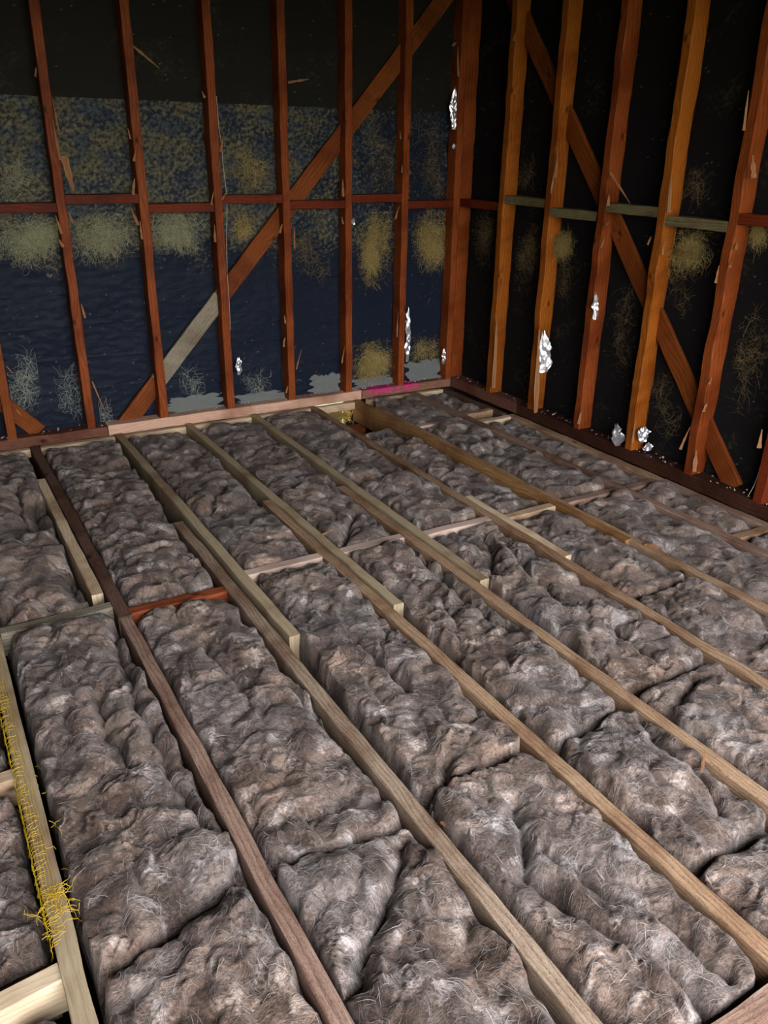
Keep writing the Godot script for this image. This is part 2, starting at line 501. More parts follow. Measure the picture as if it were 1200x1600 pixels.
func batt(label: String, zl0: float, zr0: float, zl1: float, zr1: float, xl0: float, xl1: float, xr0: float, xr1: float, cell: float, opts := {}) -> Node3D:
	# corners: far-left (xl0,zl0) far-right (xr0,zr0) near-left (xl1,zl1) near-right (xr1,zr1)
	var b := {"y": opts.get("y", -0.014), "crown": opts.get("crown", 0.020), "stretch": opts.get("stretch", 0.75), "segs": [], "lump": 0.007 if cell > 0.0062 else 0.012}
	for line in opts.get("cuts", []):
		var wdt: float = line[0]
		var dep: float = line[1]
		for k in range(2, line.size() - 1):
			var p := on_floor(line[k].x, line[k].y, 0.0)
			var q := on_floor(line[k + 1].x, line[k + 1].y, 0.0)
			var m := wdt * 4.0 + 0.02
			b.segs.append([p.x, p.z, q.x, q.z, wdt, dep, minf(p.x, q.x) - m, maxf(p.x, q.x) + m, minf(p.z, q.z) - m, maxf(p.z, q.z) + m])
	var nx := maxi(6, int((xr0 - xl0) / cell))
	var nv := maxi(6, int((zl1 - zl0) / cell))
	var c1 := Color(0.105, 0.070, 0.052)
	var c2 := Color(0.390, 0.308, 0.260)
	var c3 := Color(0.74, 0.67, 0.625)
	var mb := MB.new()
	var row := nx + 3
	var base := Vector3((xl0 + xr0 + xl1 + xr1) / 4.0, -0.14, (zl0 + zl1 + zr0 + zr1) / 4.0)
	for j in nv + 3:
		var v := clampf(float(j - 1) / nv, 0.0, 1.0)
		for i in nx + 3:
			var u := clampf(float(i - 1) / nx, 0.0, 1.0)
			var x := lerpf(lerpf(xl0, xr0, u), lerpf(xl1, xr1, u), v)
			var z := lerpf(lerpf(zl0, zr0, u), lerpf(zl1, zr1, u), v)
			var wl := (xr0 - xl0) * u
			var wr := (xr0 - xl0) * (1.0 - u)
			var ln := (zl1 - zl0)
			var jag: float = 0.012 * nz.mid.get_noise_2d(x * 1.7 + 31.0, z * 1.7)
			var edge := maxf(0.0, minf(minf(wl, wr), minf(ln * v, ln * (1.0 - v))))
			# smooth corners
			var ex := minf(wl, wr)
			var ez := minf(ln * v, ln * (1.0 - v))
			if ex < 0.05 and ez < 0.05:
				edge = maxf(0.0, 0.05 - Vector2(0.05 - ex, 0.05 - ez).length())
			edge = maxf(0.0, edge + jag * (1.0 if edge > 0.004 else 0.0))
			var rimv := j == 0 or i == 0 or j == nv + 2 or i == nx + 2
			var y := -0.14 if rimv else wool_height(b, x, z, edge)
			var px: float = x + 0.006 * nz.push.get_noise_2d(x, z) * minf(1.0, edge * 40.0)
			var pz: float = z + 0.006 * nz.push.get_noise_2d(x + 40.0, z) * minf(1.0, edge * 40.0)
			# pull the batt's edge in unevenly
			var pull: float = 0.0015 + 0.005 * nz.low.get_noise_2d(x * 1.5 + 7.0, z * 1.5)
			if ex < 0.03: px += pull * (1.0 if u < 0.5 else -1.0) * (1.0 - ex / 0.03)
			# colour of the matter: mottled brown and grey wool with pale wisps
			var th: float = nz.low.get_noise_2d(x * 0.8 + 90.0, z * 0.8) * 2.6
			var sx := (x * cos(th) + z * sin(th))
			var sz := (-x * sin(th) + z * cos(th))
			var st: float = nz.streak.get_noise_2d(sx * 190.0, sz * 26.0)
			var tone: float = 0.44 + 0.75 * nz.tone.get_noise_2d(x, z) + 0.30 * nz.mott.get_noise_2d(x, z) + 0.34 * st
			var col := c1.lerp(c2, clampf(tone, 0.0, 1.0))
			var wsp: float = nz.wisp.get_noise_2d(x, z) + 0.25 * st
			col = col.lerp(c3, clampf((wsp - 0.26) * 2.0, 0.0, 0.62))
			var wrm: float = 0.10 * nz.low.get_noise_2d(x + 200.0, z)
			col = Color(col.r * (1.0 + wrm), col.g, col.b * (1.0 - wrm))
			if not rimv: y += 0.0011 * st
			mb.v.append(Vector3(px, y, pz) - base)
			mb.c.append(col)
			mb.uv.append(Vector2(u, v))
	var total := nv + 3
	mb.n.resize(mb.v.size())
	for j in total:
		for i in row:
			var k := j * row + i
			var dx := mb.v[k + (1 if i < row - 1 else 0)] - mb.v[k - (1 if i > 0 else 0)]
			var dz := mb.v[k + (row if j < total - 1 else 0)] - mb.v[k - (row if j > 0 else 0)]
			var nn := dz.cross(dx)
			mb.n[k] = nn.normalized() if nn.length_squared() > 1e-14 else Vector3.UP
	for j in total - 1:
		for i in row - 1:
			var k := j * row + i
			mb.ix.append(k); mb.ix.append(k + 1); mb.ix.append(k + row + 1)
			mb.ix.append(k); mb.ix.append(k + row + 1); mb.ix.append(k + row)
	var o := node("insulation_batt")
	o.position = base
	tag(o, label, "insulation", "brown wool batts between the floor joists")
	put("wool_body", mb.mesh(), M.wool, o)
	# loose hairs lying on it
	var fm := MB.new()
	var area := (xr0 - xl0) * (zl1 - zl0)
	var count := int(area * opts.get("hairs", 9500.0 if cell < 0.0062 else 6000.0))
	var wd := 1.0 if cell < 0.0062 else 1.5
	for i in count:
		var u := rng.randf_range(0.01, 0.99)
		var v := rng.randf_range(0.01, 0.99)
		var x := lerpf(lerpf(xl0, xr0, u), lerpf(xl1, xr1, u), v)
		var z := lerpf(lerpf(zl0, zr0, u), lerpf(zl1, zr1, u), v)
		var wsp: float = nz.wisp.get_noise_2d(x, z) * 1.3 + 0.5 * nz.tone.get_noise_2d(x, z)
		var ang: float = nz.low.get_noise_2d(x * 1.3 + 90.0, z * 1.3) * 4.2 + rng.randfn(0, 0.42)
		var curl := rng.randfn(0, 0.16)
		var pts := PackedVector3Array()
		var step := rng.randf_range(0.004, 0.010)
		var lift := rng.randf_range(0.0, 0.0035)
		var du := step / (xr0 - xl0)
		var dv := step / (zl1 - zl0)
		for k in 6:
			var gi := clampf(u, 0.0, 1.0) * nx + 1.0
			var gj := clampf(v, 0.0, 1.0) * nv + 1.0
			var i0 := int(gi)
			var j0 := int(gj)
			var fi := gi - i0
			var fj := gj - j0
			var q := j0 * row + i0
			var i1 := 1 if i0 < nx + 1 else 0
			var j1 := row if j0 < nv + 1 else 0
			var p := mb.v[q].lerp(mb.v[q + i1], fi).lerp(mb.v[q + j1].lerp(mb.v[q + j1 + i1], fi), fj)
			pts.append(p + Vector3(0, 0.0006 + lift * sin(PI * (k + 0.3) / 5.6), 0))
			ang += curl + rng.randfn(0, 0.14)
			u += cos(ang) * du
			v += sin(ang) * dv
		var f := clampf(rng.randf() * rng.randf() * 0.9 + 0.10 + wsp * 0.45, 0.03, 0.9)
		ribbon(fm, pts, Vector3(rng.randfn(0, 0.35), 1, rng.randfn(0, 0.35)).normalized(), wd * rng.randf_range(0.0003, 0.0009), Color(0.10, 0.072, 0.056).lerp(Color(0.58, 0.515, 0.48), f))
	var hair := put("loose_fibres", fm.mesh(), M.fibre, o)
	hair.set_meta("kind", "stuff")
	return o

# ---------------------------------------------------------------- paper sheets on the walls
func paper(along: Vector3, nrm: Vector3, origin: Vector3, a0: float, a1: float, y0: float, y1: float, cell: float, style: String) -> ArrayMesh:
	var mb := MB.new()
	var na := int((a1 - a0) / (cell * 0.72))
	var ny := int((y1 - y0) / (cell * 0.42))
	for j in ny + 1:
		var y := lerpf(y0, y1, float(j) / ny)
		for i in na + 1:
			var a := lerpf(a0, a1, float(i) / na)
			var d: float = 0.006 * nz.pbig.get_noise_2d(a, y * 1.4) + 0.0022 * nz.pmid.get_noise_2d(a, y * 2.0)
			# ridges where the boards behind lap, pressed through the sheet
			var yy: float = y + 0.012 * nz.pbig.get_noise_2d(a * 0.6 + 11.0, 4.0 + floorf(y / 0.172) * 3.0)
			var fr := fposmod(yy, 0.172) - 0.086
			var ridge := exp(-pow(fr / 0.0045, 2.0))
			var broken: float = clampf(0.7 + 0.9 * nz.pmid.get_noise_2d(a * 0.7, floorf(yy / 0.172) * 9.0), 0.0, 1.0)
			d += 0.0030 * ridge * broken
			var col: Color
			var sp: float = nz.speck.get_noise_2d(a, y)
			var sp2: float = nz.speck2.get_noise_2d(a, y)
			if style == "low":
				col = Color(0.0105, 0.0145, 0.025)
				# dried residue: speckled grey-olive film with ragged outlines
				var band := smoothstep(0.78, 1.12, y) * clampf((-0.35 - a) / 1.2 + 0.42, 0.30, 1.0)
				var film: float = clampf((band * 1.15 - 0.55 + 0.60 * nz.pfilm.get_noise_2d(a, y) + 0.55 * sp + 0.25 * sp2) * 1.6, 0.0, 1.0)
				var mixn: float = clampf(0.5 + 1.5 * nz.pfilm.get_noise_2d(a * 1.3 + 70.0, y * 2.2) + 0.5 * sp, 0.0, 1.0)
				var fc := Color(0.060, 0.070, 0.080).lerp(Color(0.135, 0.118, 0.066), mixn)
				var gr := 0.70 + 0.55 * sp + 0.45 * sp2
				col = col.lerp(Color(fc.r * gr, fc.g * gr, fc.b * gr), film * 0.85)
			elif style == "top":
				col = Color(0.016, 0.0145, 0.012)
				var film: float = clampf((nz.pfilm.get_noise_2d(a, y) + 0.6 * sp - 0.35) * 1.5, 0.0, 1.0)
				col = col.lerp(Color(0.05, 0.043, 0.03), film * 0.6)
			else:
				col = Color(0.0105, 0.010, 0.0105)
				var film: float = clampf((nz.pfilm.get_noise_2d(a, y) + 0.7 * sp - 0.42) * 1.6, 0.0, 1.0)
				col = col.lerp(Color(0.06, 0.048, 0.026), film * 0.6)
			if sp2 > 0.92: col = col.lerp(Color(0.2, 0.19, 0.16), 0.6)
			mb.v.append(origin + along * a + Vector3.UP * y + nrm * d)
			mb.c.append(Color(col.r * 4.5, col.g * 4.5, col.b * 4.5))
			mb.uv.append(Vector2(a, y))
	mb.n.resize(mb.v.size())
	var row := na + 1
	for j in ny + 1:
		for i in row:
			var k := j * row + i
			var dx := mb.v[k + (1 if i < na else 0)] - mb.v[k - (1 if i > 0 else 0)]
			var dy := mb.v[k + (row if j < ny else 0)] - mb.v[k - (row if j > 0 else 0)]
			var nn := dx.cross(dy).normalized()
			mb.n[k] = nn if nn.dot(nrm) > 0.0 else -nn
	for j in ny:
		for i in na:
			var k := j * row + i
			mb.quad(k, k + 1, k + row + 1, k + row)
	return mb.mesh()

func _ready() -> void:
	rng.seed = 4711
	# ------------------------------------------------------------ camera
	var yaw := deg_to_rad(30.111)
	var pitch := deg_to_rad(24.136)
	var roll := deg_to_rad(0.956)
	cam_f = Vector3(sin(yaw) * cos(pitch), -sin(pitch), -cos(yaw) * cos(pitch))
	var r0 := Vector3(cos(yaw), 0, sin(yaw))
	var u0 := r0.cross(cam_f)
	cam_r = r0 * cos(roll) + u0 * sin(roll)
	cam_u = -r0 * sin(roll) + u0 * cos(roll)
	var cam := Camera3D.new()
	cam.name = "camera"
	cam.fov = rad_to_deg(2.0 * atan(800.0 / FOCAL))
	cam.near = 0.05
	cam.far = 200.0
	cam.transform = Transform3D(Basis(cam_r, cam_u, -cam_f), EYE)
	add_child(cam)
	cam.current = true
	# ------------------------------------------------------------ sky and exposure
	var env := Environment.new()
	var sky := Sky.new()
	var sm := ProceduralSkyMaterial.new()
	sm.sky_top_color = Color(0.95, 0.965, 1.0)
	sm.sky_horizon_color = Color(1.0, 0.985, 0.96)
	sm.ground_bottom_color = Color(0.42, 0.42, 0.38)
	sm.ground_horizon_color = Color(0.60, 0.62, 0.62)
	sm.sky_energy_multiplier = 1.0
	sky.sky_material = sm
	env.background_mode = Environment.BG_SKY
	env.sky = sky
	env.tonemap_mode = Environment.TONE_MAPPER_LINEAR
	env.tonemap_exposure = 14.0
	env.sdfgi_enabled = true
	env.ssao_enabled = true
	env.ssil_enabled = true
	var we := WorldEnvironment.new()
	we.name = "environment"
	we.environment = env
	add_child(we)
	# ------------------------------------------------------------ shared noise
	nz.wob = noise(2, 1.0); nz.blot = noise(3, 2.0)
	nz.wa = noise(21, 7.0, 2); nz.wb = noise(22, 7.0, 2)
	nz.low = noise(23, 2.6); nz.mid = noise(24, 5.2); nz.fold = noise(25, 13.0)
	nz.clump = noise(29, 20.0); nz.fine = noise(26, 34.0); nz.grain = noise(27, 85.0); nz.push = noise(28, 16.0)
	nz.mott = noise(35, 13.0); nz.streak = noise(31, 1.0); nz.tone = noise(32, 5.5, 3); nz.wisp = noise(33, 9.0, 3)
	nz.pbig = noise(41, 2.2); nz.pmid = noise(42, 11.0); nz.pfilm = noise(43, 3.4, 3)
	nz.speck = noise(44, 34.0, 2); nz.speck2 = noise(45, 60.0)
	make_materials()
	build_shell()
	build_wall_back()
	build_wall_right()
	build_floor()
	build_batts()
	build_scraps()

# ---------------------------------------------------------------- setting
func build_shell() -> void:
	var g := structure("ground_outside")
	put("earth", box_mesh(Vector3(-30, -0.75, -25), Vector3(25, -0.65, 35)), M.outside, g)
	var c := structure("ceiling")
	put("lining", box_mesh(Vector3(-6.1, 2.5, -0.2), Vector3(0.2, 2.6, 5.3)), M.plaster, c)
	var l := structure("wall_left")
	put("lining", box_mesh(Vector3(-6.1, -0.6, -0.2), Vector3(-6.0, 2.5, 5.3)), M.shell, l)
	# wall behind the camera with a wide window opening
	var f := structure("wall_front")
	var x0 := -3.9
	var x1 := -0.15
	var y0 := 0.25
	var y1 := 2.3
	put("lining", box_mesh(Vector3(-6.0, -0.6, 5.2), Vector3(x0, 2.5, 5.3)), M.shell, f)
	put("lining", box_mesh(Vector3(x1, -0.6, 5.2), Vector3(0.1, 2.5, 5.3)), M.shell, f)
	put("lining", box_mesh(Vector3(x0, -0.6, 5.2), Vector3(x1, y0, 5.3)), M.shell, f)
	put("lining", box_mesh(Vector3(x0, y1, 5.2), Vector3(x1, 2.5, 5.3)), M.shell, f)
	var wn := structure("window_1")
	put("sill", timber(Vector3(x0, y0 + 0.03, 5.25), Vector3(x1, y0 + 0.03, 5.25), Vector3.UP, 0.12, 0.03, 900), M.brace_brown, wn)
	put("head", timber(Vector3(x0, y1 - 0.03, 5.25), Vector3(x1, y1 - 0.03, 5.25), Vector3.DOWN, 0.12, 0.03, 901), M.brace_brown, wn)
	for x in [x0, x1]:
		put("jamb", timber(Vector3(x, y0 + 0.03, 5.20), Vector3(x, y1 - 0.03, 5.20), Vector3.FORWARD, 0.06, 0.1, 902), M.brace_brown, wn)

func wall_noggings(parent: Node, spans: Array, right: bool) -> void:
	var k := 0
	for s in spans:
		k += 1
		var p: Vector3
		var q: Vector3
		if right:
			p = Vector3(0.003, s[2], s[0]); q = Vector3(0.003, s[2], s[1])
		else:
			p = Vector3(s[0], s[2], -0.002); q = Vector3(s[1], s[2], -0.002)
		put("nogging", timber(p, q, Vector3.LEFT if right else Vector3.BACK, 0.045, 0.085, 300 + k + (50 if right else 0)), M[s[3]], parent)

func build_wall_back() -> void:
	var w := structure("wall_back")
	# weatherboards behind the paper
	for k in 16:
		put("weatherboard", box_mesh(Vector3(-6.0, 0.0 + k * 0.16, -0.135), Vector3(0.2, 0.165 + k * 0.16, -0.112)), M.shell, w)
	# foundation edge below, with one gap under the plate between two joists
	put("foundation_board", box_mesh(Vector3(-6.0, -0.6, -0.135), Vector3(-1.03, 0.0, -0.1)), M.shell, w)
	put("foundation_board", box_mesh(Vector3(-0.765, -0.6, -0.135), Vector3(0.2, 0.0, -0.1)), M.shell, w)
	put("foundation_board", box_mesh(Vector3(-1.03, -0.6, -0.135), Vector3(-0.765, -0.20, -0.1)), M.shell, w)
	put("paper_sheet", paper(Vector3.RIGHT, Vector3.BACK, Vector3(0, 0, -0.098), -4.2, 0.1, 0.02, 1.76, 0.011, "low"), M.paper_low, w)
	var t := put("paper_sheet", paper(Vector3.RIGHT, Vector3.BACK, Vector3(0, 0, -0.089), -4.2, 0.1, 1.70, 2.48, 0.011, "top"), M.paper_top, w)
	t.set_meta("label", "upper black sheet lapping over the lower one")
	put("paper_sheet", box_mesh(Vector3(-6.0, 0.0, -0.11), Vector3(-4.2, 2.5, -0.1)), M.shell, w)
	# bottom plates
	var pl := put("bottom_plate", timber(Vector3(-2.305, 0.06, -0.043), Vector3(-0.70, 0.06, -0.043), Vector3.UP, 0.090, 0.058, 1), M.new_pine, w)
	pl.set_meta("label", "new pink pine bottom plate")
	pl = put("bottom_plate", timber(Vector3(-0.692, 0.056, -0.047), Vector3(-0.002, 0.056, -0.047), Vector3.UP, 0.090, 0.054, 2, 0.001, true), M.painted_plate, w)
	pl.set_meta("label", "old bottom plate sprayed with pink marker paint")
	put("bottom_plate", timber(Vector3(-4.2, 0.055, -0.047), Vector3(-2.31, 0.055, -0.047), Vector3.UP, 0.090, 0.055, 3, 0.002), M.old_plate, w)
	# studs, front faces at z = 0
	var xr := [-3.982, -3.582, -3.180, -2.776, -2.368, -1.962, -1.560, -1.162, -0.766, -0.379, -0.003]
	var sm := ["stud_orange", "stud_orange", "stud_orange", "brace_brown", "stud_orange", "stud_orange", "stud_orange", "stud_orange", "stud_orange", "stud_orange", "stud_orange"]
	for k in xr.size():
		var x: float = xr[k] - 0.0225
		var st := put("stud", timber(Vector3(x, 0.058, 0.0), Vector3(x + 0.002, 2.47, 0.0), Vector3.BACK, 0.045, 0.088, 10 + k, 0.0018), M[sm[k]], w)
		back_studs.append(st)
	put("top_plate", timber(Vector3(-6.0, 2.47, -0.045), Vector3(0.09, 2.47, -0.045), Vector3.DOWN, 0.09, 0.03, 40), M.stud_orange, w)
	# noggings, staggered
	var nog := []
	var ys := [1.20, 1.24, 1.19, 1.204, 1.24, 1.191, 1.229, 1.194, 1.222, 1.182]
	for k in 9:
		nog.append([xr[k], xr[k + 1] - 0.046, ys[k], "stud_red"])
	nog.append([xr[9], xr[10] - 0.046, 1.182, "stud_red"])
	wall_noggings(w, nog, false)
	# diagonal brace let in behind the studs
	var cuts := [[-2.20, -1.985, "brace_brown"], [-1.985, -1.582, "grey_board"], [-1.582, 0.03, "brace_brown"]]
	for k in 3:
		var b := put("diagonal_brace", timber(brace_left(cuts[k][0]), brace_left(cuts[k][1]), Vector3.BACK, 0.097, 0.022, 60 + k), M[cuts[k][2]], w)
		if k == 1: b.set_meta("label", "grey weathered length of the brace")
	put("diagonal_brace", timber(Vector3(-2.655, 0.06, -0.055), Vector3(-3.75, 1.30, -0.055), Vector3.BACK, 0.085, 0.022, 64), M.brace_brown, w)

func build_wall_right() -> void:
	var w := structure("wall_right")
	for k in 16:
		put("weatherboard", box_mesh(Vector3(0.112, 0.0 + k * 0.16, -0.1), Vector3(0.135, 0.165 + k * 0.16, 5.2)), M.shell, w)
	put("foundation_board", box_mesh(Vector3(0.1, -0.6, -0.1), Vector3(0.135, 0.0, 5.2)), M.shell, w)
	put("paper_sheet", paper(Vector3.BACK, Vector3.LEFT, Vector3(0.098, 0, 0), -0.1, 3.4, 0.02, 2.48, 0.012, "right"), M.paper_top, w)
	put("paper_sheet", box_mesh(Vector3(0.1, 0.0, 3.4), Vector3(0.11, 2.5, 5.2)), M.shell, w)
	put("bottom_plate", timber(Vector3(0.045, 0.07, 0.0), Vector3(0.045, 0.07, 0.72), Vector3.UP, 0.09, 0.066, 70, 0.002), M.old_plate, w)
	put("bottom_plate", timber(Vector3(0.045, 0.07, 0.722), Vector3(0.045, 0.07, 4.4), Vector3.UP, 0.09, 0.066, 71, 0.002), M.dark_plate, w)
	var zr := [-0.004, 0.449, 0.866, 1.278, 1.676, 2.075, 2.475, 2.875, 3.275]
	var mats := ["stud_orange", "stud_amber", "stud_amber", "stud_orange", "stud_amber", "stud_orange", "stud_red", "stud_orange", "stud_orange"]
	for k in zr.size():
		var z: float = zr[k] - 0.0235
		var st := put("stud", timber(Vector3(0.0, 0.068, z), Vector3(0.0, 2.47, z), Vector3.LEFT, 0.047, 0.09, 80 + k, 0.0025), M[mats[k]], w)
		right_studs.append(st)
	put("top_plate", timber(Vector3(0.045, 2.47, -0.1), Vector3(0.045, 2.47, 5.2), Vector3.DOWN, 0.09, 0.03, 95), M.stud_orange, w)
	var nog := [[zr[0], zr[1] - 0.048, 1.19, "stud_red"], [zr[1], zr[2] - 0.048, 1.232, "green_board"], [zr[2], zr[3] - 0.048, 1.192, "green_board"], [zr[3], zr[4] - 0.048, 1.24, "green_board"], [zr[4], zr[5] - 0.048, 1.208, "green_board"], [zr[5], zr[6] - 0.048, 1.245, "stud_red"], [zr[6], zr[7] - 0.048, 1.20, "stud_red"], [zr[7], zr[8] - 0.048, 1.24, "stud_red"]]
	wall_noggings(w, nog, true)
	put("diagonal_brace", timber(brace_right(0.10), brace_right(2.27), Vector3.LEFT, 0.098, 0.022, 97), M.brace_brown, w)

func joist(f: Node, x0: float, z0: float, x1: float, z1: float, mat: String, seed_: int, w := 0.045, top := 0.0, depth := 0.14) -> MeshInstance3D:
	# x is the left edge
	return put("joist", timber(Vector3(x0 + w / 2, top, z0), Vector3(x1 + w / 2, top, z1), Vector3.UP, w, depth, seed_, 0.0014), M[mat], f)

func build_floor() -> void:
	var f := structure("floor")
	floor_node = f
	put("soil", box_mesh(Vector3(-6.0, -0.60, -0.1), Vector3(0.1, -0.40, 5.2)), M.soil, f)
	put("sheet_floor", box_mesh(Vector3(-6.0, -0.03, 4.42), Vector3(0.0, 0.0, 5.2)), M.shell_floor, f)
	put("sheet_floor", box_mesh(Vector3(-6.0, -0.03, 0.0), Vector3(-3.96, 0.0, 4.42)), M.shell_floor, f)
	var e := 4.42
	joist(f, -3.53, -0.09, -3.53, e, "joist_grey", 100)
	joist(f, -3.128, -0.09, -3.132, e, "joist_khaki", 101, 0.044)
	joist(f, -2.722, -0.01, -2.716, 1.975, "joist_brown", 102, 0.046)
	joist(f, -2.714, 1.98, -2.708, e, "joist_pink", 103, 0.040)
	joist(f, -2.766, 0.49, -2.764, 1.05, "pale_pine", 104, 0.042, -0.004)
	joist(f, -2.766, 1.056, -2.764, 1.77, "pale_pine", 105, 0.042, -0.001)
	joist(f, -2.276, -0.01, -2.250, 2.375, "joist_khaki", 106, 0.042, 0.008)
	joist(f, -2.324, 1.30, -2.298, e, "joist_grey", 107, 0.044)
	joist(f, -1.872, -0.01, -1.838, 2.365, "joist_khaki", 108, 0.038, 0.008)
	joist(f, -1.897, 1.257, -1.872, e, "joist_tan", 109, 0.044)
	joist(f, -1.466, -0.01, -1.456, 2.36, "joist_khaki", 110, 0.040, 0.007)
	joist(f, -1.512, 1.26, -1.494, e, "joist_tan", 111, 0.044)
	joist(f, -1.072, -0.01, -1.072, e, "joist_tan", 112, 0.042)
	joist(f, -1.030, 1.65, -1.028, 2.35, "pale_pine", 113, 0.034, 0.002)
	joist(f, -0.758, -0.01, -0.706, 2.36, "joist_amber", 114, 0.040, 0.004)
	joist(f, -0.715, 0.20, -0.650, e, "joist_tan", 115, 0.044)
	joist(f, -0.330, -0.01, -0.262, e, "joist_pink", 116, 0.044)
	joist(f, -0.075, 0.0, -0.062, 0.66, "joist_brown", 117, 0.040, -0.006)
	joist(f, -0.048, 0.70, -0.050, 1.93, "joist_tan", 118, 0.048)
	joist(f, -0.048, 1.935, -0.050, e, "joist_pink", 119, 0.048)
	# bridging between the joists: x0, x1, back-edge z, material, far z shift at right end
	var br := [
		[-3.48, -3.13, 2.60, "pale_pine", -0.010], [-3.48, -3.13, 3.262, "pale_pine", -0.03], [-3.48, -3.13, 1.85, "grey_board", -0.004],
		[-3.083, -2.715, 1.845, "grey_board", 0.0], [-2.674, -2.318, 1.918, "bridge_orange", 0.002], [-2.212, -1.885, 1.845, "bridge_pink", 0.0],
		[-1.80, -1.502, 1.845, "bridge_pink", -0.002], [-1.414, -1.074, 1.868, "bridge_pink", 0.0], [-0.994, -0.72, 1.89, "pale_pine", 0.0],
		[-0.655, -0.304, 1.885, "joist_pink", 0.0], [-0.258, -0.048, 1.895, "joist_pink", 0.0],
		[-0.690, -0.345, 0.600, "bridge_pink", -0.006], [-0.280, -0.06, 0.535, "joist_tan", -0.01], [-0.280, -0.05, 0.705, "pale_pine", -0.01],
		[-0.243, -0.05, 2.53, "joist_tan", 0.0],
		[-2.252, -1.877, 3.965, "joist_pink", -0.004], [-1.826, -1.498, 3.955, "joist_pink", 0.0], [-2.668, -2.30, 4.02, "bridge_pink", 0.0]]
	var k := 0
	for b in br:
		k += 1
		var m := 0.0225
		put("bridging", timber(Vector3(b[0], -0.003, b[2] + m), Vector3(b[1], -0.003, b[2] + m + b[4]), Vector3.UP, 0.045, 0.09, 140 + k, 0.0015), M[b[3]], f)
	# pale packers fixed under the plate of wall_back
	var pk := [[-3.08, -2.725], [-2.67, -2.28], [-2.23, -1.875], [-1.83, -1.47], [-1.42, -1.075], [-1.028, -0.762], [-0.66, -0.335], [-0.28, -0.08]]
	for q in pk:
		put("packer", timber(Vector3(q[0], -0.004, 0.008), Vector3(q[1], -0.004, 0.008), Vector3.UP, 0.04, 0.045, 170 + int(q[0] * 10.0)), M.pale_pine, f)
	put("bearer", timber(Vector3(-1.02, -0.135, 0.12), Vector3(-0.76, -0.135, 0.12), Vector3.UP, 0.10, 0.05, 190), M.brace_brown, f)

